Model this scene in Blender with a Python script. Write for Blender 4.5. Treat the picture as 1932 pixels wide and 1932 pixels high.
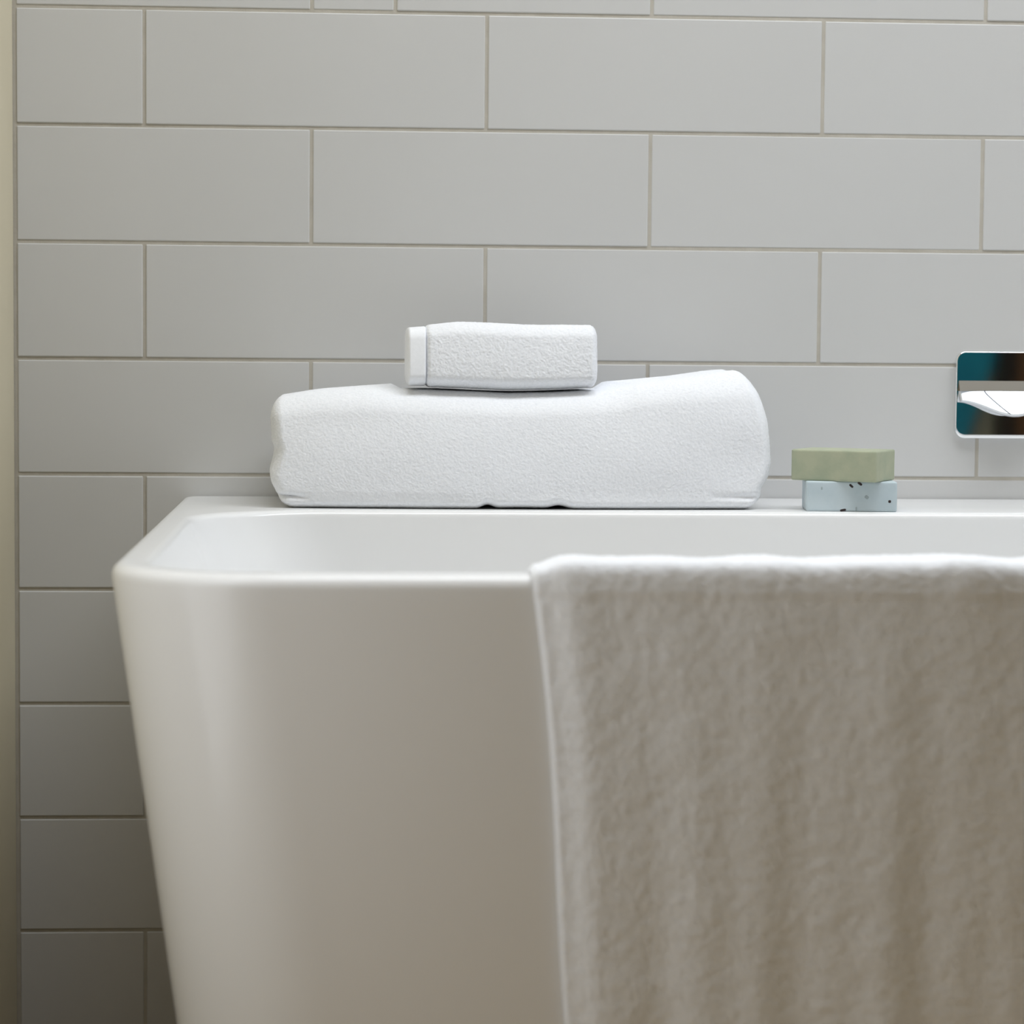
import bpy, bmesh, math, random
import numpy as np
from mathutils import Matrix, Vector

for o in list(bpy.data.objects):
    bpy.data.objects.remove(o, do_unlink=True)
sc = bpy.context.scene
col = sc.collection
RIM = 0.58            # height of the bath rim above the floor (metres)
XL, XR = -0.115, 2.30  # left and right wall faces
YB, YF = 0.0, -3.90    # back wall tile face, opposite wall
ZC = 2.30             # ceiling

# ------------------------------------------------------------------ camera
cam_d = bpy.data.cameras.new('camera')
cam = bpy.data.objects.new('camera', cam_d)
col.objects.link(cam)
right = Vector((0.99773, -0.06684, 0.00819))
down = Vector((0.00378, -0.06584, -0.99782))
fwd = right.cross(-down) * -1.0
m3 = Matrix((right, -down, -fwd)).transposed()
cam.matrix_world = Matrix.Translation((0.17717, -2.247, 0.71426)) @ m3.to_4x4()
cam_d.sensor_width = 36.0
cam_d.lens = 4719.26 / 1932.0 * 36.0
cam_d.clip_start = 0.05
cam_d.dof.use_dof = True
cam_d.dof.focus_distance = 2.10
cam_d.dof.aperture_fstop = 8.0
sc.camera = cam

# ------------------------------------------------------------------ world and light
w = bpy.data.worlds.new('overcast_sky')
sc.world = w
w.use_nodes = True
bg = w.node_tree.nodes['Background']
bg.inputs[0].default_value = (0.80, 0.88, 1.0, 1)
bg.inputs[1].default_value = 1.0


def area(name, loc, aim, sx, sy, power, color):
    d = bpy.data.lights.new(name, 'AREA')
    d.shape = 'RECTANGLE'
    d.size, d.size_y = sx, sy
    d.energy = power
    d.color = color
    o = bpy.data.objects.new(name, d)
    o.location = loc
    o.rotation_euler = (Vector(aim) - Vector(loc)).to_track_quat('-Z', 'Y').to_euler()
    col.objects.link(o)
    return o


SKY = (0.02, 1.90, -0.95, -0.40)     # skylight opening x0 x1 y0 y1
WIN = (-1.32, -0.83, 0.25, 1.95)     # left window opening y0 y1 z0 z1
area('skylight_daylight', ((SKY[0] + SKY[1]) / 2, (SKY[2] + SKY[3]) / 2, ZC + 0.10), ((SKY[0] + SKY[1]) / 2, (SKY[2] + SKY[3]) / 2, 0),
     SKY[1] - SKY[0], SKY[3] - SKY[2], 33.8, (0.93, 0.96, 1.0))
area('window_daylight', (XL - 0.10, (WIN[0] + WIN[1]) / 2, (WIN[2] + WIN[3]) / 2), (3, (WIN[0] + WIN[1]) / 2, (WIN[2] + WIN[3]) / 2),
     WIN[1] - WIN[0], WIN[3] - WIN[2], 2.2, (1.0, 0.93, 0.81))

sc.view_settings.view_transform = 'Standard'
sc.view_settings.look = 'None'
sc.view_settings.gamma = 1.0
sc.view_settings.use_curve_mapping = False
sc.view_settings.exposure = 0.0
sc.cycles.use_denoising = True


# ------------------------------------------------------------------ materials
def mat(name, base, rough=0.5, spec=0.5, metal=0.0, coat=0.0, noise=None, bump=None, sheen=0.0, coat_rough=0.05):
    """noise=(scale, detail, second colour, low, high)   bump=(scale, strength, distance, detail)"""
    m = bpy.data.materials.new(name)
    m.use_nodes = True
    nt = m.node_tree
    p = nt.nodes['Principled BSDF']
    p.inputs['Base Color'].default_value = (*base, 1)
    p.inputs['Roughness'].default_value = rough
    p.inputs['Specular IOR Level'].default_value = spec
    p.inputs['Metallic'].default_value = metal
    p.inputs['Coat Weight'].default_value = coat
    p.inputs['Coat Roughness'].default_value = coat_rough
    p.inputs['Sheen Weight'].default_value = sheen
    p.inputs['Sheen Roughness'].default_value = 0.6
    tc = nt.nodes.new('ShaderNodeTexCoord')
    if noise:
        n = nt.nodes.new('ShaderNodeTexNoise')
        n.inputs['Scale'].default_value = noise[0]
        n.inputs['Detail'].default_value = noise[1]
        r = nt.nodes.new('ShaderNodeValToRGB')
        r.color_ramp.elements[0].position = noise[3]
        r.color_ramp.elements[1].position = noise[4]
        r.color_ramp.elements[0].color = (*base, 1)
        r.color_ramp.elements[1].color = (*noise[2], 1)
        nt.links.new(tc.outputs['Object'], n.inputs['Vector'])
        nt.links.new(n.outputs['Fac'], r.inputs['Fac'])
        nt.links.new(r.outputs['Color'], p.inputs['Base Color'])
    if bump:
        n2 = nt.nodes.new('ShaderNodeTexNoise')
        n2.inputs['Scale'].default_value = bump[0]
        n2.inputs['Detail'].default_value = bump[3]
        b = nt.nodes.new('ShaderNodeBump')
        b.inputs['Strength'].default_value = bump[1]
        b.inputs['Distance'].default_value = bump[2]
        nt.links.new(tc.outputs['Object'], n2.inputs['Vector'])
        nt.links.new(n2.outputs['Fac'], b.inputs['Height'])
        nt.links.new(b.outputs['Normal'], p.inputs['Normal'])
    return m


M = {}
M['tile'] = mat('glazed_white_tile', (0.65, 0.65, 0.645), 0.22, 0.5, noise=(3.0, 2, (0.63, 0.63, 0.625), 0.35, 0.7),
                bump=(9, 0.05, 0.002, 1))
M['grout'] = mat('grey_beige_grout', (0.55, 0.52, 0.46), 0.95, 0.2, noise=(60, 4, (0.49, 0.46, 0.40), 0.35, 0.7), bump=(500, 0.4, 0.0006, 3))
M['paint'] = mat('warm_white_wall_paint', (0.66, 0.60, 0.45), 0.7, 0.3, noise=(4, 3, (0.63, 0.57, 0.42), 0.4, 0.7), bump=(120, 0.1, 0.0006, 3))
M['ceil'] = mat('ceiling_paint', (0.80, 0.79, 0.76), 0.8, 0.2, noise=(5, 2, (0.78, 0.77, 0.74), 0.4, 0.6))
M['far'] = mat('grey_green_wall_paint', (0.34, 0.33, 0.24), 0.8, 0.2, noise=(5, 2, (0.32, 0.31, 0.22), 0.4, 0.6))
M['floor'] = mat('warm_brown_floor', (0.36, 0.23, 0.085), 0.5, 0.4, noise=(6, 5, (0.28, 0.18, 0.065), 0.35, 0.7))
M['tub'] = mat('white_gloss_acrylic', (0.86, 0.865, 0.865), 0.22, 0.5, noise=(2, 1, (0.85, 0.85, 0.845), 0.4, 0.6))
M['towel'] = mat('white_terry_cotton', (0.91, 0.925, 0.955), 1.0, 0.1, sheen=0.1, noise=(500, 2, (0.86, 0.88, 0.915), 0.42, 0.68), bump=(1300, 0.4, 0.0005, 2))
M['band'] = mat('white_flat_weave_cotton', (0.91, 0.925, 0.955), 0.95, 0.1, sheen=0.1, noise=(400, 1, (0.89, 0.905, 0.935), 0.4, 0.6), bump=(1500, 0.25, 0.0004, 1))
M['chrome'] = mat('polished_chrome', (0.86, 0.87, 0.88), 0.04, 0.5, 1.0, noise=(3, 1, (0.85, 0.86, 0.87), 0.4, 0.6))
M['dark'] = mat('dark_joint', (0.10, 0.11, 0.13), 0.6, 0.3, noise=(90, 1, (0.12, 0.13, 0.15), 0.4, 0.6))
M['satin'] = mat('satin_chrome', (0.80, 0.83, 0.87), 0.38, 0.5, 1.0, noise=(3, 1, (0.85, 0.87, 0.89), 0.4, 0.6))
M['green_soap'] = mat('sage_green_soap', (0.39, 0.43, 0.31), 0.55, 0.3, noise=(70, 4, (0.455, 0.48, 0.345), 0.35, 0.65), bump=(180, 0.25, 0.0008, 4))
M['blue_soap'] = mat('pale_blue_soap', (0.60, 0.69, 0.73), 0.5, 0.3, noise=(45, 4, (0.52, 0.62, 0.665), 0.42, 0.72), bump=(150, 0.12, 0.0006, 3))
M['fleck'] = mat('dark_herb_fleck', (0.035, 0.03, 0.028), 0.8, 0.2, noise=(300, 2, (0.07, 0.05, 0.05), 0.4, 0.6))
M['fleck2'] = mat('grey_sunken_fleck', (0.36, 0.43, 0.45), 0.8, 0.2, noise=(300, 2, (0.42, 0.49, 0.51), 0.4, 0.6))
M['teal'] = mat('teal_cloth', (0.02, 0.34, 0.48), 0.9, 0.2, sheen=0.2, noise=(8, 3, (0.015, 0.26, 0.38), 0.4, 0.65))
M['wood'] = mat('brown_timber', (0.16, 0.07, 0.018), 0.5, 0.4, noise=(7, 6, (0.08, 0.035, 0.01), 0.3, 0.7))
M['darkwood'] = mat('dark_timber', (0.016, 0.012, 0.008), 0.6, 0.3, noise=(9, 4, (0.025, 0.018, 0.01), 0.3, 0.7))
M['white'] = mat('white_window_paint', (0.82, 0.82, 0.80), 0.4, 0.5, noise=(6, 2, (0.80, 0.80, 0.78), 0.4, 0.6))


# ------------------------------------------------------------------ helpers
def mesh_np(name, V, Q, smooth=True):
    """quad (or tri) mesh from numpy arrays"""
    V = np.asarray(V, np.float32)
    Q = np.asarray(Q, np.int32)
    me = bpy.data.meshes.new(name)
    n, k = Q.shape
    me.vertices.add(len(V))
    me.vertices.foreach_set('co', V.ravel())
    me.loops.add(n * k)
    me.loops.foreach_set('vertex_index', Q.ravel())
    me.polygons.add(n)
    me.polygons.foreach_set('loop_start', np.arange(0, n * k, k, dtype=np.int32))
    me.polygons.foreach_set('use_smooth', np.full(n, smooth))
    me.update(calc_edges=True)
    me.validate()
    return me


def link(name, me, material, parent=None, loc=(0, 0, 0), rotz=0.0):
    o = bpy.data.objects.new(name, me)
    if not me.materials:
        me.materials.append(material)
    o.location = loc
    o.rotation_euler = (0, 0, rotz)
    col.objects.link(o)
    if parent:
        o.parent = parent
    return o


def empty(name, loc, rotz=0.0):
    o = bpy.data.objects.new(name, None)
    o.empty_display_size = 0.05
    o.location = loc
    o.rotation_euler = (0, 0, rotz)
    col.objects.link(o)
    return o


def tag(o, label=None, cat=None, group=None, kind=None):
    for k, v in (('label', label), ('category', cat), ('group', group), ('kind', kind)):
        if v:
            o[k] = v
    return o


def box_mesh(name, x0, x1, y0, y1, z0, z1, bev=0.0, seg=2):
    bm = bmesh.new()
    bmesh.ops.create_cube(bm, size=1)
    for v in bm.verts:
        v.co = Vector((x0 + (v.co.x + .5) * (x1 - x0), y0 + (v.co.y + .5) * (y1 - y0), z0 + (v.co.z + .5) * (z1 - z0)))
    if bev:
        bmesh.ops.bevel(bm, geom=list(bm.edges), offset=bev, segments=seg, affect='EDGES', profile=0.5)
    me = bpy.data.meshes.new(name)
    bm.to_mesh(me)
    bm.free()
    return me


def slabs_with_hole(name, rects, axis, a0, a1):
    """wall / ceiling made of boxes around an opening, one mesh; axis: 'x' or 'z' is the thin one"""
    bm = bmesh.new()
    for (u0, u1, v0, v1) in rects:
        r = bmesh.ops.create_cube(bm, size=1)
        for v in r['verts']:
            u = u0 + (v.co.x + .5) * (u1 - u0)
            t = a0 + (v.co.y + .5) * (a1 - a0)
            ww = v0 + (v.co.z + .5) * (v1 - v0)
            v.co = Vector((t, u, ww)) if axis == 'x' else Vector((u, ww, t))
    me = bpy.data.meshes.new(name)
    bm.to_mesh(me)
    bm.free()
    return me


def vnormals(V, Q):
    n = np.cross(V[Q[:, 2]] - V[Q[:, 0]], V[Q[:, 3]] - V[Q[:, 1]])
    N = np.zeros_like(V)
    for k in range(4):
        np.add.at(N, Q[:, k], n)
    L = np.linalg.norm(N, axis=1, keepdims=True)
    return N / np.maximum(L, 1e-12)


def hash3(i, j, k, seed):
    h = (i.astype(np.int64) * 374761393 + j.astype(np.int64) * 668265263 + k.astype(np.int64) * 2147483647 + seed * 144665) & 0xffffffff
    h = ((h ^ (h >> 13)) * 1274126177) & 0xffffffff
    h = ((h ^ (h >> 16)) * 2246822519) & 0xffffffff
    return ((h ^ (h >> 15)) & 0xffffff) / float(0xffffff) * 2 - 1


def vnoise(P, scale, seed=0):
    """smooth value noise in [-1, 1]; scale = cells per metre"""
    p = P * scale + 1000.0
    i = np.floor(p).astype(np.int64)
    f = p - i
    f = f * f * (3 - 2 * f)
    out = 0
    for a in (0, 1):
        for b in (0, 1):
            for c in (0, 1):
                wgt = (f[:, 0] if a else 1 - f[:, 0]) * (f[:, 1] if b else 1 - f[:, 1]) * (f[:, 2] if c else 1 - f[:, 2])
                out = out + wgt * hash3(i[:, 0] + a, i[:, 1] + b, i[:, 2] + c, seed)
    return out


def cube_surface(nx, ny, nz):
    """welded grid on the surface of the cube [-1,1]^3: points and outward quads"""
    pts, quads, off = [], [], 0
    for ax, sgn in ((0, 1), (0, -1), (1, 1), (1, -1), (2, 1), (2, -1)):
        n = (nx, ny, nz)
        u, v = [(1, 2), (2, 0), (0, 1)][ax]
        U, Vv = np.meshgrid(np.arange(n[u] + 1), np.arange(n[v] + 1), indexing='ij')
        P = np.zeros((U.size, 3), np.int64)
        P[:, u] = U.ravel()
        P[:, v] = Vv.ravel()
        P[:, ax] = n[ax] if sgn > 0 else 0
        idx = np.arange(U.size).reshape(U.shape) + off
        q = np.stack([idx[:-1, :-1], idx[1:, :-1], idx[1:, 1:], idx[:-1, 1:]], -1).reshape(-1, 4)
        if sgn < 0:
            q = q[:, ::-1]
        pts.append(P)
        quads.append(q)
        off += U.size
    P = np.concatenate(pts)
    Q = np.concatenate(quads)
    key = (P[:, 0] * (ny + 1) + P[:, 1]) * (nz + 1) + P[:, 2]
    uk, first, inv = np.unique(key, return_index=True, return_inverse=True)
    P = P[first].astype(float) / np.array([nx, ny, nz]) * 2 - 1
    return P, inv.reshape(-1)[Q]


def softbox(P, half, r):
    """cube points to a box of the given half sizes whose edges are rounded by the radii r (metres)"""
    half, r = np.array(half), np.array(r)
    V = P * half
    core = np.clip(V, -(half - r), half - r)
    d = (V - core) / r
    ln = np.linalg.norm(d, axis=1, keepdims=True)
    V = np.where(ln > 1e-9, core + d / np.maximum(ln, 1e-9) * r, V)
    return V / half


def terry(V, Q, amp, coarse, seed, fine=600):
    """pile of cotton loops: fine uneven displacement along the normal"""
    N = vnormals(V, Q)
    rng = np.random.default_rng(seed)
    d = rng.uniform(-1, 1, len(V)) * amp + vnoise(V, fine, seed) * amp * 0.7 + vnoise(V, 45, seed + 3) * coarse
    return V + N * d[:, None]


def smooth_table(x, xs, ys, wd):
    """piecewise linear table, softened by averaging over a window of half width wd"""
    return sum(np.interp(x + wd * k, xs, ys) * c for k, c in ((-1, .15), (-.5, .2), (0, .3), (.5, .2), (1, .15)))


# ------------------------------------------------------------------ the room
T = 0.12
wall_back = tag(link('wall_back', box_mesh('wall_back', XL - T, XR + T, 0.0008, T, 0, ZC), M['grout']),
                'white metro tiled wall with thin beige grout behind the bath', kind='structure')
# tiles: 300 x 100 mm in a running bond, 3 mm joints
TW, TH, J, TT = 0.303, 0.103, 0.003, 0.0085
L0 = RIM + 0.43074
full = box_mesh('tile_full', 0, TW - J, 0, TT, 0, TH - J, 0.0009, 2)
for p in full.polygons:
    p.use_smooth = False
cut_cache = {}
rnd = random.Random(4)
k0 = -int(math.ceil((ZC - L0) / TH))
k1 = int(math.ceil(L0 / TH))
for k in range(k0, k1):
    ztop = min(L0 - TH * k - J / 2, ZC - 0.002)
    zbot = max(L0 - TH * (k + 1) + J / 2, 0.003)
    if ztop - zbot < 0.012:
        continue
    start = 0.0 if k % 2 == 0 else 0.1475
    joints = [start + n * TW for n in range(-2, 10)]
    if k == -1:
        joints.append(0.2215)
    joints = sorted(j for j in joints if XL + 0.02 < j < XR - 0.02)
    edges = [XL + 0.0035 - J / 2] + joints + [XR - 0.003 + J / 2]
    for a, b in zip(edges[:-1], edges[1:]):
        wd, ht = b - a - J, ztop - zbot
        key = (round(wd, 4), round(ht, 4))
        if abs(wd - (TW - J)) < 1e-4 and abs(ht - (TH - J)) < 1e-4:
            me = full
        elif key in cut_cache:
            me = cut_cache[key]
        else:
            me = cut_cache[key] = box_mesh('tile_cut', 0, wd, 0, TT, 0, ht, 0.0009, 2)
        t = link('tile', me, M['tile'], wall_back, (a + J / 2, YB + rnd.uniform(-0.0003, 0.0003), zbot))
        t.rotation_euler = (rnd.uniform(-.0016, .0016), 0, rnd.uniform(-.0008, .0008))

# left wall with a window further forward, right wall, opposite wall
y0, y1, z0, z1 = WIN
tag(link('wall_left', slabs_with_hole('wall_left', [(YF, y0, 0, ZC), (y1, 0.0, 0, ZC), (y0, y1, 0, z0), (y0, y1, z1, ZC)], 'x', XL - T, XL), M['paint']),
    'plain warm white painted wall meeting the tiles at the left edge', kind='structure')
tag(link('wall_right', box_mesh('wall_right', XR, XR + T, YF, 0, 0, ZC), M['ceil']), 'plain painted wall at the foot end of the bath', kind='structure')
tag(link('wall_front', box_mesh('wall_front', XL - T, XR + T, YF - T, YF, 0, ZC), M['far']), 'grey green painted wall opposite the bath', kind='structure')
tag(link('floor', box_mesh('floor', XL - T, XR + T, YF - T, T, -0.1, 0), M['floor']), 'warm brown floor under the bath', kind='structure')
sx0, sx1, sy0, sy1 = SKY
tag(link('ceiling', slabs_with_hole('ceiling', [(XL - T, sx0, YF - T, T), (sx1, XR + T, YF - T, T), (sx0, sx1, YF - T, sy0), (sx0, sx1, sy1, T)], 'z', ZC, ZC + 0.16), M['ceil']),
    'white painted ceiling with a skylight over the bath', kind='structure')


def frame_mesh(name, a0, a1, b0, b1, t, depth0, depth1, axis):
    return slabs_with_hole(name, [(a0, a1, b0, b0 + t), (a0, a1, b1 - t, b1), (a0, a0 + t, b0 + t, b1 - t), (a1 - t, a1, b0 + t, b1 - t)], axis, depth0, depth1)


tag(link('window_1', frame_mesh('window_1', y0, y1, z0, z1, 0.04, XL - 0.09, XL - 0.03, 'x'), M['white']), 'white framed window in the left wall', kind='structure')
tag(link('window_2', frame_mesh('window_2', sx0, sx1, sy0, sy1, 0.03, ZC + 0.03, ZC + 0.09, 'z'), M['white']), 'white framed skylight above the bath', kind='structure')

# opposite wall, seen only mirrored in the chrome: timber door and teal cloth
dr = tag(link('door_1', box_mesh('door_1', 1.825, 2.28, YF, YF + 0.035, 0.005, 2.0, 0.004), M['wood']), 'brown timber door opposite the bath', kind='structure')
link('door_frame', box_mesh('door_frame', 1.790, 1.835, YF, YF + 0.05, 0, 2.06, 0.004), M['darkwood'], dr)
dk = link('door_knob', box_mesh('door_knob', 1.84, 1.885, YF + 0.035, YF + 0.08, 0.98, 1.025, 0.015, 4), M['chrome'], dr)


# ------------------------------------------------------------------ bathtub
def rrect(x0, x1, y0, y1, radii, nc=14, ns=10):
    """rounded rectangle counter-clockwise from the front-left corner; radii: front-left, front-right, back-right, back-left"""
    cs = [(x0, y0, math.pi, radii[0], 1, 1), (x1, y0, 1.5 * math.pi, radii[1], -1, 1), (x1, y1, 0, radii[2], -1, -1), (x0, y1, .5 * math.pi, radii[3], 1, -1)]
    pts = []
    for (cx, cy, a0, r, sx, sy) in cs:
        ox, oy = cx + sx * r, cy + sy * r
        arc = [(ox + r * math.cos(a0 + a), oy + r * math.sin(a0 + a)) for a in np.linspace(0, math.pi / 2, nc)]
        pts.append(arc)
    out = []
    for i in range(4):
        out += pts[i]
        e, s = pts[i][-1], pts[(i + 1) % 4][0]
        for t in np.linspace(0, 1, ns + 2)[1:-1]:
            out.append((e[0] + (s[0] - e[0]) * t, e[1] + (s[1] - e[1]) * t))
    return out


BX0, BX1, BY0, BY1 = 0.0325, 1.7325, -0.780, -0.001
loops = []


def outer_loop(z, extra=0.0):
    ins = (RIM - z) * 0.128 + extra
    if z < 0.03:
        ins += 0.02 * (1 - z / 0.03)
    r = 0.10
    return [(x, y, z) for x, y in rrect(BX0 + ins, BX1 - ins, BY0 + ins, BY1 - extra * 0.3, (r, r, 0.012, 0.012))]


for z in (0.0, 0.015, 0.03, 0.10, 0.2, 0.3, 0.4, 0.48, 0.53, 0.56):
    loops.append(outer_loop(z))
RO = 0.009
for a in np.linspace(0, math.pi / 2, 7):
    loops.append(outer_loop(RIM - RO + RO * math.sin(a), RO * (1 - math.cos(a))))
# inside of the bath: thin rim on three sides, wide ledge along the wall
IX0, IX1, IY0, IY1 = BX0 + 0.026, BX1 - 0.026, BY0 + 0.030, -0.194


def inner_loop(z, off, rr):
    d = RIM - z
    sl = max(d - 0.006, 0)
    return [(x, y, z) for x, y in rrect(IX0 + off + sl * 0.42, IX1 - off - sl * 0.42, IY0 + off + sl * 0.14, IY1 - off - sl * 0.17, rr)]


RI = 0.006
for a in np.linspace(math.pi / 2, 0, 6):
    o_ = -RI * (1 - math.cos(a)) * -1
    loops.append(inner_loop(RIM - RI + RI * math.sin(a), -RI + RI * math.cos(a), (0.075, 0.075, 0.10, 0.10)))
for z in (0.55, 0.50, 0.42, 0.34, 0.26, 0.20, 0.17):
    k = (RIM - z) / 0.41
    loops.append(inner_loop(z, 0.0, (0.075 + .05 * k, 0.075 + .05 * k, 0.10 + .03 * k, 0.10 + .03 * k)))
for z, e in ((0.155, 0.012), (0.146, 0.03), (0.142, 0.055), (0.140, 0.09)):
    loops.append(inner_loop(z, e, (0.11, 0.11, 0.12, 0.12)))
V = np.array([p for lp in loops for p in lp])
n = len(loops[0])
Q = []
for i in range(len(loops) - 1):
    for j in range(n):
        j2 = (j + 1) % n
        Q.append((i * n + j, i * n + j2, (i + 1) * n + j2, (i + 1) * n + j))
tub_me = bpy.data.meshes.new('bathtub')
tub_me.from_pydata(V.tolist(), [], Q + [tuple(range((len(loops) - 1) * n, len(loops) * n)), tuple(range(n - 1, -1, -1))])
tub_me.update()
for p in tub_me.polygons:
    p.use_smooth = len(p.vertices) == 4
tub = tag(link('bathtub', tub_me, M['tub']), 'white gloss freestanding bath with tapered sides against the tiled wall', 'bathtub')


# ------------------------------------------------------------------ large folded bath towel on the ledge
def cloth_bottom(x):
    return smooth_table(x, [.228, .245, .28, .315, .342, .382, .39], [.0005, .0010, .0000, -.0014, -.0008, .0010, .0012], .008)


def big_towel():
    P, Q = cube_surface(600, 150, 150)
    S = softbox(P, (.211, .075, .052), (.011, .030, .022))
    S2 = softbox(P, (.211, .075, .052), (.009, .012, .007))
    kk = np.clip((P[:, 2:3] + .75) / 1.0, 0, 1)
    kk = kk * kk * (3 - 2 * kk)
    S = S2 * (1 - kk) + S * kk
    a, b, c = S[:, 0], S[:, 1], S[:, 2]
    wz = (c + 1) / 2
    zl = wz * 0.112
    # side outlines by height above the ledge
    xl = smooth_table(zl, [0, .004, .010, .016, .027, .036, .047, .059, .068, .081, .095, .112],
                      [.1310, .1262, .1245, .1225, .1165, .1150, .1176, .1195, .1165, .1160, .1150, .1150], .004)
    xr = smooth_table(zl, [0, .004, .0105, .018, .022, .028, .038, .052, .070, .080, .095, .105, .112],
                      [.5205, .5235, .5290, .5290, .5330, .5365, .5390, .5385, .5360, .5335, .5290, .5240, .5205], .003)
    x = xl + (a + 1) / 2 * (xr - xl)
    ztop = smooth_table(x, [.115, .125, .155, .200, .231, .26, .31, .36, .394, .44, .477, .505, .522, .54],
                        [.0905, .0925, .0975, .1010, .1030, .1015, .0985, .0995, .1045, .1085, .1120, .1150, .1155, .1150], .010)
    # top sinks a little toward the room in the middle, under the small cloth
    sag = np.exp(-((x - .31) / .075) ** 2) * 0.006 * np.clip((-b + .2) / 1.2, 0, 1)
    # and is pressed down where the cloth lies on it
    cl = 0.0978 + cloth_bottom(x)
    back = np.clip((b + .3) / .5, 0, 1)
    xs, xe = .196 + .022 * back, .424 - .020 * back
    foot = np.clip((x - xs) / (.2265 - xs), 0, 1) * np.clip((xe - x) / (xe - .3955), 0, 1) * np.clip((.95 - b) / .25, 0, 1)
    sag = sag * (1 - foot) + foot * np.maximum(ztop - cl, 0) + foot * 0.0035 * np.clip((-b - .72) / .28, 0, 1)
    zb = 0.0035 * np.exp(-((x - .297) / .006) ** 2) + 0.003 * np.exp(-((x - .357) / .008) ** 2) + 0.0015 * np.exp(-((x - .328) / .03) ** 2)
    zb = zb * np.clip(-b, 0, 1)
    z = zb + wz * (ztop - sag * wz ** 3 - zb)
    yf = -0.166 - 0.010 * np.sin(np.clip((x - .12) / .42, 0, 1) * math.pi) - 0.004 * np.sin(wz * math.pi) + 0.018 * wz ** 1.3
    yf = yf - 0.004 * np.exp(-((x - .48) / .05) ** 2) * wz
    yb = -0.018
    y = yf + (b + 1) / 2 * (yb - yf)
    front = np.clip(-b * 1.3, 0, 1)
    # tucked lower fold: shallow groove above the lowest layer at both ends
    g = np.exp(-((zl - .0105 - 0.12 * np.clip(.150 - x, 0, .05) * (x < .3)) / .0026) ** 2) * (np.clip((.150 - x) / .016, 0, 1) + np.clip((x - .480) / .04, 0, 1) * .6)
    y = y + g * 0.005 * front
    V = np.stack([x, y, z], 1)
    # long soft creases
    cr = vnoise(V * np.array([.45, 1, 1.0]), 26, 5) * 0.0022
    N = vnormals(V, Q)
    keep = np.clip((V[:, 2] - .004) / .01, 0, 1)
    V = V + N * (cr * keep * (1 - foot * wz ** 3))[:, None]
    V = terry(V, Q, 0.00019, 0.0002, 11)
    V[:, 2] = np.maximum(V[:, 2], 0.0004)
    return mesh_np('bath_towel', V, Q)


bt = tag(link('bath_towel', big_towel(), M['towel'], loc=(0, 0, RIM)), 'large thick folded white terry towel lying on the bath ledge', 'towel')


# ------------------------------------------------------------------ small folded face cloth on top
def small_block(x0, x1, nx, roundn, amp, infl, seed):
    P, Q = cube_surface(nx, 110, 76)
    # round only front/back/top/bottom fully; ends rounded through the profile
    S = softbox(P, ((x1 - x0) / 2, .05, .027), (roundn, .022, .011))
    a, b, c = S[:, 0], S[:, 1], S[:, 2]
    wz = (c + 1) / 2
    x = x0 + (a + 1) / 2 * (x1 - x0)
    zt = smooth_table(x, [.228, .245, .260, .272, .290, .313, .336, .36, .389], [.0530, .0543, .0560, .0575, .0572, .0562, .0552, .0556, .0556], .006)
    zlow = cloth_bottom(x) + 0.0016
    z = zlow + wz * (zt - zlow)
    yf = -0.152 + 0.010 * wz - 0.002 * np.sin(wz * math.pi) - 0.002 * np.sin((x - .23) / .16 * math.pi)
    y = yf - infl + (b + 1) / 2 * (-0.050 + infl - yf + infl)
    z = z + (wz - .5) * 2 * infl
    V = np.stack([x, y, z], 1)
    if amp:
        V = terry(V, Q, amp, 0.0003, seed, 420)
    return mesh_np('terry_body', V, Q)


fc = tag(empty('face_cloth', (0, 0, RIM + 0.0985)), 'small folded white face cloth with flat woven border on the large towel', 'towel')
link('terry_body', small_block(.2440, .3912, 200, .006, 0.00030, 0.0, 21), M['towel'], fc)
bandm = small_block(.2296, .2475, 20, .003, 0.0, -0.0008, 22)
ob = link('border_band', bandm, M['band'], fc)
ob['label'] = 'smooth flat woven border at the left end'


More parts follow.
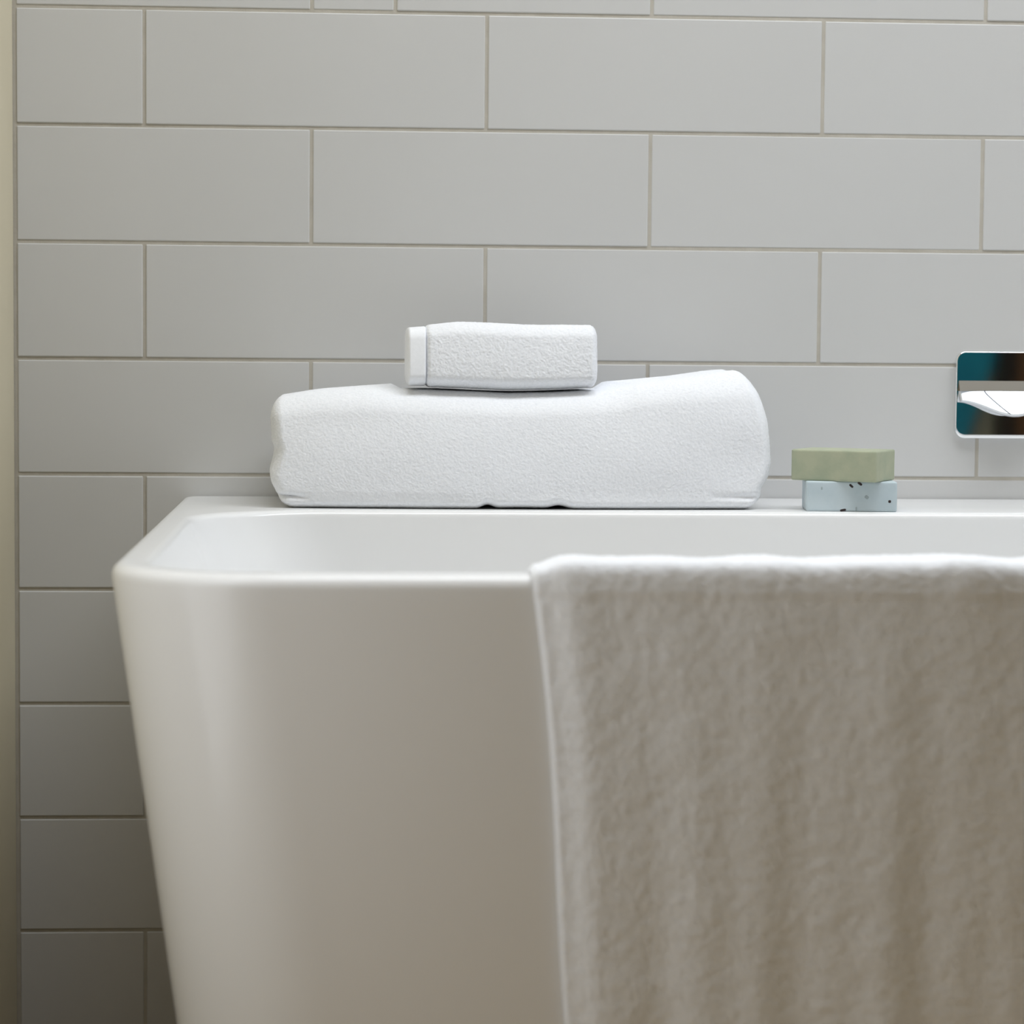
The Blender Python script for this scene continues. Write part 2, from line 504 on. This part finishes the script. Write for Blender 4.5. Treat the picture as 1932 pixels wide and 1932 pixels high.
# ------------------------------------------------------------------ towel hung over the front rim
def hung_towel():
    XA, XB = 0.288, 0.800
    nu = 250
    # drape path in the (y, z) plane with outward normals: inside of the bath, over the rim, down the front
    path = []
    for z in np.linspace(0.34, RIM - 0.012, 60):
        path.append((IY0 + (RIM - z) * 0.14, z, 1.0, 0.14))
    yc0, yc1 = IY0 - 0.006, BY0 + 0.009
    for t in np.linspace(0, math.pi / 2, 9)[1:]:
        path.append((yc0 + .006 * math.cos(t), RIM - .006 + .006 * math.sin(t), math.cos(t), math.sin(t)))
    n_top, n_arc = len(path), 25
    for t in np.linspace(math.pi / 2, math.pi, n_arc):
        path.append((yc1 + .009 * math.cos(t), RIM - .009 + .009 * math.sin(t), math.cos(t), math.sin(t)))
    for z in np.linspace(RIM - 0.012, 0.10, 230):
        path.append((BY0 + (RIM - z) * 0.128, z, -0.992, -0.128))
    pt = np.array(path)
    nv = len(pt)
    u = np.linspace(0, 1, nu)
    u = u ** 1.35 * 0.6 + u * 0.4           # finer near the visible left edge
    U, I = np.meshgrid(u, np.arange(nv), indexing='ij')
    y, z, ny, nz = (pt[:, k][I] for k in range(4))
    front = np.clip((RIM - z) / 0.30, 0, 1.6) * (np.arange(nv)[I] > 68)
    x = XA + U * (XB - XA) + front * 0.030 * (1 - U * .9) + .0025 * np.sin(front * 5.2) * (1 - U)
    X = XA + U * (XB - XA)
    e = X - XA
    # thickness profile: flat hem, rounded stack of folded layers, slow vertical folds
    hem = np.clip(e / 0.003, 0, 1) * 0.0030
    lay = 0.0065 * (1 / (1 + np.exp(-(e - 0.0135) / 0.0042)))
    fold = front * (0.0021 * np.cos((e - 0.018) / 0.094 * 2 * math.pi + 0.6 * np.sin(front * 2)) + 0.0010 * np.sin(e / 0.041 * 2 * math.pi + front * 1.3)) * np.clip((e - 0.014) / .02, 0, 1)
    sway = (0.0005 * np.sin(e / 0.066 * 2 * math.pi + 1.0) + 0.0009 * np.sin(e / 0.027 + 2.0 * np.sin(e / .045))) * np.clip(e / .03, 0, 1)
    th = 0.0014 + hem + lay + fold + sway + 0.004 * front
    P3 = np.stack([x, y, z], -1).reshape(-1, 3)
    th = th.reshape(-1) + vnoise(P3, 40, 7) * 0.0006 + vnoise(P3, 190, 8) * 0.0004
    th = np.maximum(th, 0.0015)
    rng = np.random.default_rng(3)
    th = th + rng.uniform(-1, 1, len(th)) * 0.0003
    NN = np.stack([np.zeros_like(y), ny, nz], -1).reshape(-1, 3)
    # the cloth creases tightly over the rim: a squared shoulder instead of a round one
    cz = pt[:, 3][I].reshape(-1)
    cy = pt[:, 2][I].reshape(-1)
    corner = (np.arange(nv)[I].reshape(-1) >= n_top) & (np.arange(nv)[I].reshape(-1) < n_top + n_arc)
    sq = np.where(corner, (np.abs(cz) ** 4.5 + np.abs(cy) ** 4.5) ** (-1 / 4.5), 1.0)
    outer = P3 + NN * (th * sq + 0.009 * (sq - 1))[:, None]
    inner = P3 + NN * 0.0006
    idx = np.arange(nu * nv).reshape(nu, nv)
    q = np.stack([idx[:-1, :-1], idx[1:, :-1], idx[1:, 1:], idx[:-1, 1:]], -1).reshape(-1, 4)
    off = nu * nv
    q2 = q[:, ::-1] + off
    side = []
    for s in (idx[0, :], idx[-1, ::-1], idx[::-1, 0], idx[:, -1]):
        side.append(np.stack([s[:-1], s[1:], s[1:] + off, s[:-1] + off], -1))
    Q = np.concatenate([q, q2] + side)
    return mesh_np('hand_towel', np.concatenate([outer, inner]), Q)


ht = tag(link('hand_towel', hung_towel(), M['towel']), 'white terry towel hanging over the front rim of the bath', 'towel')


# ------------------------------------------------------------------ soap bars
def soap(name, L, W, H, bev, seed, amp):
    P, Q = cube_surface(64, 44, 24)
    half = np.array([L / 2, W / 2, H / 2])
    V = P * half
    core = np.clip(V, -(half - bev), half - bev)
    d = V - core
    ln = np.linalg.norm(d, axis=1, keepdims=True)
    V = np.where(ln > 1e-9, core + d / np.maximum(ln, 1e-9) * bev, V)
    V = V + vnormals(V, Q) * (vnoise(V, 60, seed) * amp + vnoise(V, 250, seed + 1) * amp * .35)[:, None]
    V[:, 2] = np.clip(V[:, 2], -H / 2, H / 2) + H / 2
    return mesh_np(name, V, Q)


BH = 0.0252
th_b = math.radians(-6.5)
bs = tag(empty('soap_bar', (0.6040, -0.1575, RIM), th_b), 'pale blue soap bar with dark herb flecks, underneath the green one', 'soap', 'stacked soap bars')
link('bar', soap('bar', 0.0755, 0.052, BH, 0.0014, 31, 0.00012), M['blue_soap'], bs)
fk = box_mesh('fleck', -.5, .5, -.5, .5, -.5, .5, 0.28, 2)
for (fx, fz, sx, sz, rot, mm) in ((-.0005, .0215, .0034, .0015, -.7, 'fleck'), (.0066, .0234, .0036, .0016, -.6, 'fleck'), (-.0250, .0193, .0011, .0019, 0, 'fleck2'),
                                  (.0125, .0122, .0030, .0022, -.6, 'fleck2'), (.0316, .0088, .0020, .0018, 0, 'fleck'), (-.0070, .0012, .0042, .0015, .2, 'fleck'),
                                  (.0040, .0025, .0010, .0026, 0, 'fleck2')):
    f = link('fleck', fk if mm == 'fleck' else fk.copy(), M[mm], bs, (fx, -0.0259, fz))
    if mm == 'fleck2':
        f.data.materials.clear()
        f.data.materials.append(M[mm])
    f.scale = (sx * 1.15, 0.0008, sz * 1.25)
    f.rotation_euler = (0, -rot, 0)
th_g = math.radians(-29.5)
gs = tag(link('soap_bar', soap('soap_bar', 0.0745, 0.052, 0.0260, 0.0014, 41, 0.0001), M['green_soap'], loc=(0.5985, -0.158, RIM + BH), rotz=th_g),
         'sage green soap bar lying askew on top of the blue one', 'soap', 'stacked soap bars')


# ------------------------------------------------------------------ wall spout with chrome plate
PX0, PX1, PZ0, PZ1 = 0.7315, 0.8300, RIM + 0.0555, RIM + 0.1345
sp = tag(empty('bath_spout', ((PX0 + PX1) / 2, 0, PZ0)), 'chrome wall mounted bath spout with rounded rectangular plate', 'tap')
ox, oz = (PX0 + PX1) / 2, PZ0
hw, hh = (PX1 - PX0) / 2, (PZ1 - PZ0)
lps = []
for (ins, y) in ((0.0, 0.0), (0.0, -0.0050), (0.0003, -0.0057), (0.0008, -0.0060), (0.0010, -0.00601), (0.0012, -0.00601)):
    lps.append([(x, y, z) for x, z in rrect(-hw + ins, hw - ins, ins * 3.6, hh - ins, (max(.009 - ins, .002),) * 4, nc=8, ns=4)])
n = len(lps[0])
Vp = [p for l in lps for p in l]
Qp = [(i * n + j, i * n + (j + 1) % n, (i + 1) * n + (j + 1) % n, (i + 1) * n + j) for i in range(len(lps) - 1) for j in range(n)]
pm = bpy.data.meshes.new('plate')
pm.from_pydata(Vp, [], Qp + [tuple(range((len(lps) - 1) * n, len(lps) * n))])
pm.update()
for p in pm.polygons:
    p.use_smooth = len(p.vertices) == 4
link('plate', pm, M['chrome'], sp)


def spout_lip():
    """wide scooped blade: shallow neck at the plate, dropping to a sagging lip in the middle"""
    ns, nt_ = 60, 26
    s = np.linspace(-1, 1, ns)
    t = np.linspace(0, 1, nt_)
    S, Tt = np.meshgrid(s, t, indexing='ij')
    wide = 0.0465
    x = S * wide
    sag = 0.5 + 0.5 * np.cos(math.pi * S)
    drop = Tt * (0.0085 + 0.0125 * sag)
    y = -0.0055 - 0.005 - drop * 0.90 + 0.004 * np.abs(S) ** 8
    z = 0.0435 - drop
    top = np.stack([x, y, z], -1).reshape(-1, 3)
    bot = np.stack([x, y + 0.0035, z - 0.0022], -1).reshape(-1, 3)
    idx = np.arange(ns * nt_).reshape(ns, nt_)
    q = np.stack([idx[:-1, :-1], idx[:-1, 1:], idx[1:, 1:], idx[1:, :-1]], -1).reshape(-1, 4)
    off = ns * nt_
    side = []
    for e in (idx[0, ::-1], idx[-1, :], idx[:, 0], idx[::-1, -1]):
        side.append(np.stack([e[:-1], e[1:], e[1:] + off, e[:-1] + off], -1))
    return mesh_np('lip', np.concatenate([top, bot]), np.concatenate([q, q[:, ::-1] + off] + side))


link('lip', spout_lip(), M['satin'], sp)
# fine joint line curving across the lip
seam = []
for t in np.linspace(0, 1, 14):
    S_ = -0.52 + 0.42 * t ** 1.6
    dr_ = t * (0.0085 + 0.0125 * (0.5 + 0.5 * math.cos(math.pi * S_)))
    c = np.array([S_ * 0.0465, -0.0105 - dr_ * 0.90, 0.0435 - dr_])
    for (dx, dn) in ((-.0004, -.0003), (.0004, -.0003), (.0004, .0005), (-.0004, .0005)):
        seam.append(c + np.array([dx, -0.81 * dn, 0.58 * dn]))
sq_ = [(4 * i + a, 4 * i + (a + 1) % 4, 4 * i + 4 + (a + 1) % 4, 4 * i + 4 + a) for i in range(13) for a in range(4)]
link('seam', mesh_np('seam', np.array(seam), np.array(sq_)), M['dark'], sp)
neck = box_mesh('neck', -0.0468, 0.0468, -0.0108, -0.0040, 0.0432, 0.0525)
for v in neck.vertices:
    if v.co.z > 0.05 and v.co.y < -0.006:
        v.co.y = -0.0062
link('neck', neck, M['chrome'], sp)


# ------------------------------------------------------------------ teal cloth on the far wall
def teal():
    nu, nv = 60, 60
    U, Vv = np.meshgrid(np.linspace(0, 1, nu), np.linspace(0, 1, nv), indexing='ij')
    z = 0.25 + Vv * 1.6
    xr = 1.786 + (z - 0.70) * 0.32
    xr = np.clip(xr, 1.62, 1.786)
    x = 1.30 + U * (xr - 1.30)
    y = YF + 0.035 + 0.012 * np.sin(U * 22)
    f = np.stack([x, y, z], -1).reshape(-1, 3)
    b = f - np.array([0, 0.006, 0])
    idx = np.arange(nu * nv).reshape(nu, nv)
    q = np.stack([idx[:-1, :-1], idx[:-1, 1:], idx[1:, 1:], idx[1:, :-1]], -1).reshape(-1, 4)
    off = nu * nv
    side = [np.stack([e[:-1], e[1:], e[1:] + off, e[:-1] + off], -1) for e in (idx[0, ::-1], idx[-1, :], idx[:, 0], idx[::-1, -1])]
    return mesh_np('bath_sheet', np.concatenate([f, b]), np.concatenate([q, q[:, ::-1] + off] + side))


tl = tag(link('bath_sheet', teal(), M['teal']), 'teal cloth hanging by the timber door, mirrored in the chrome plate', 'towel')
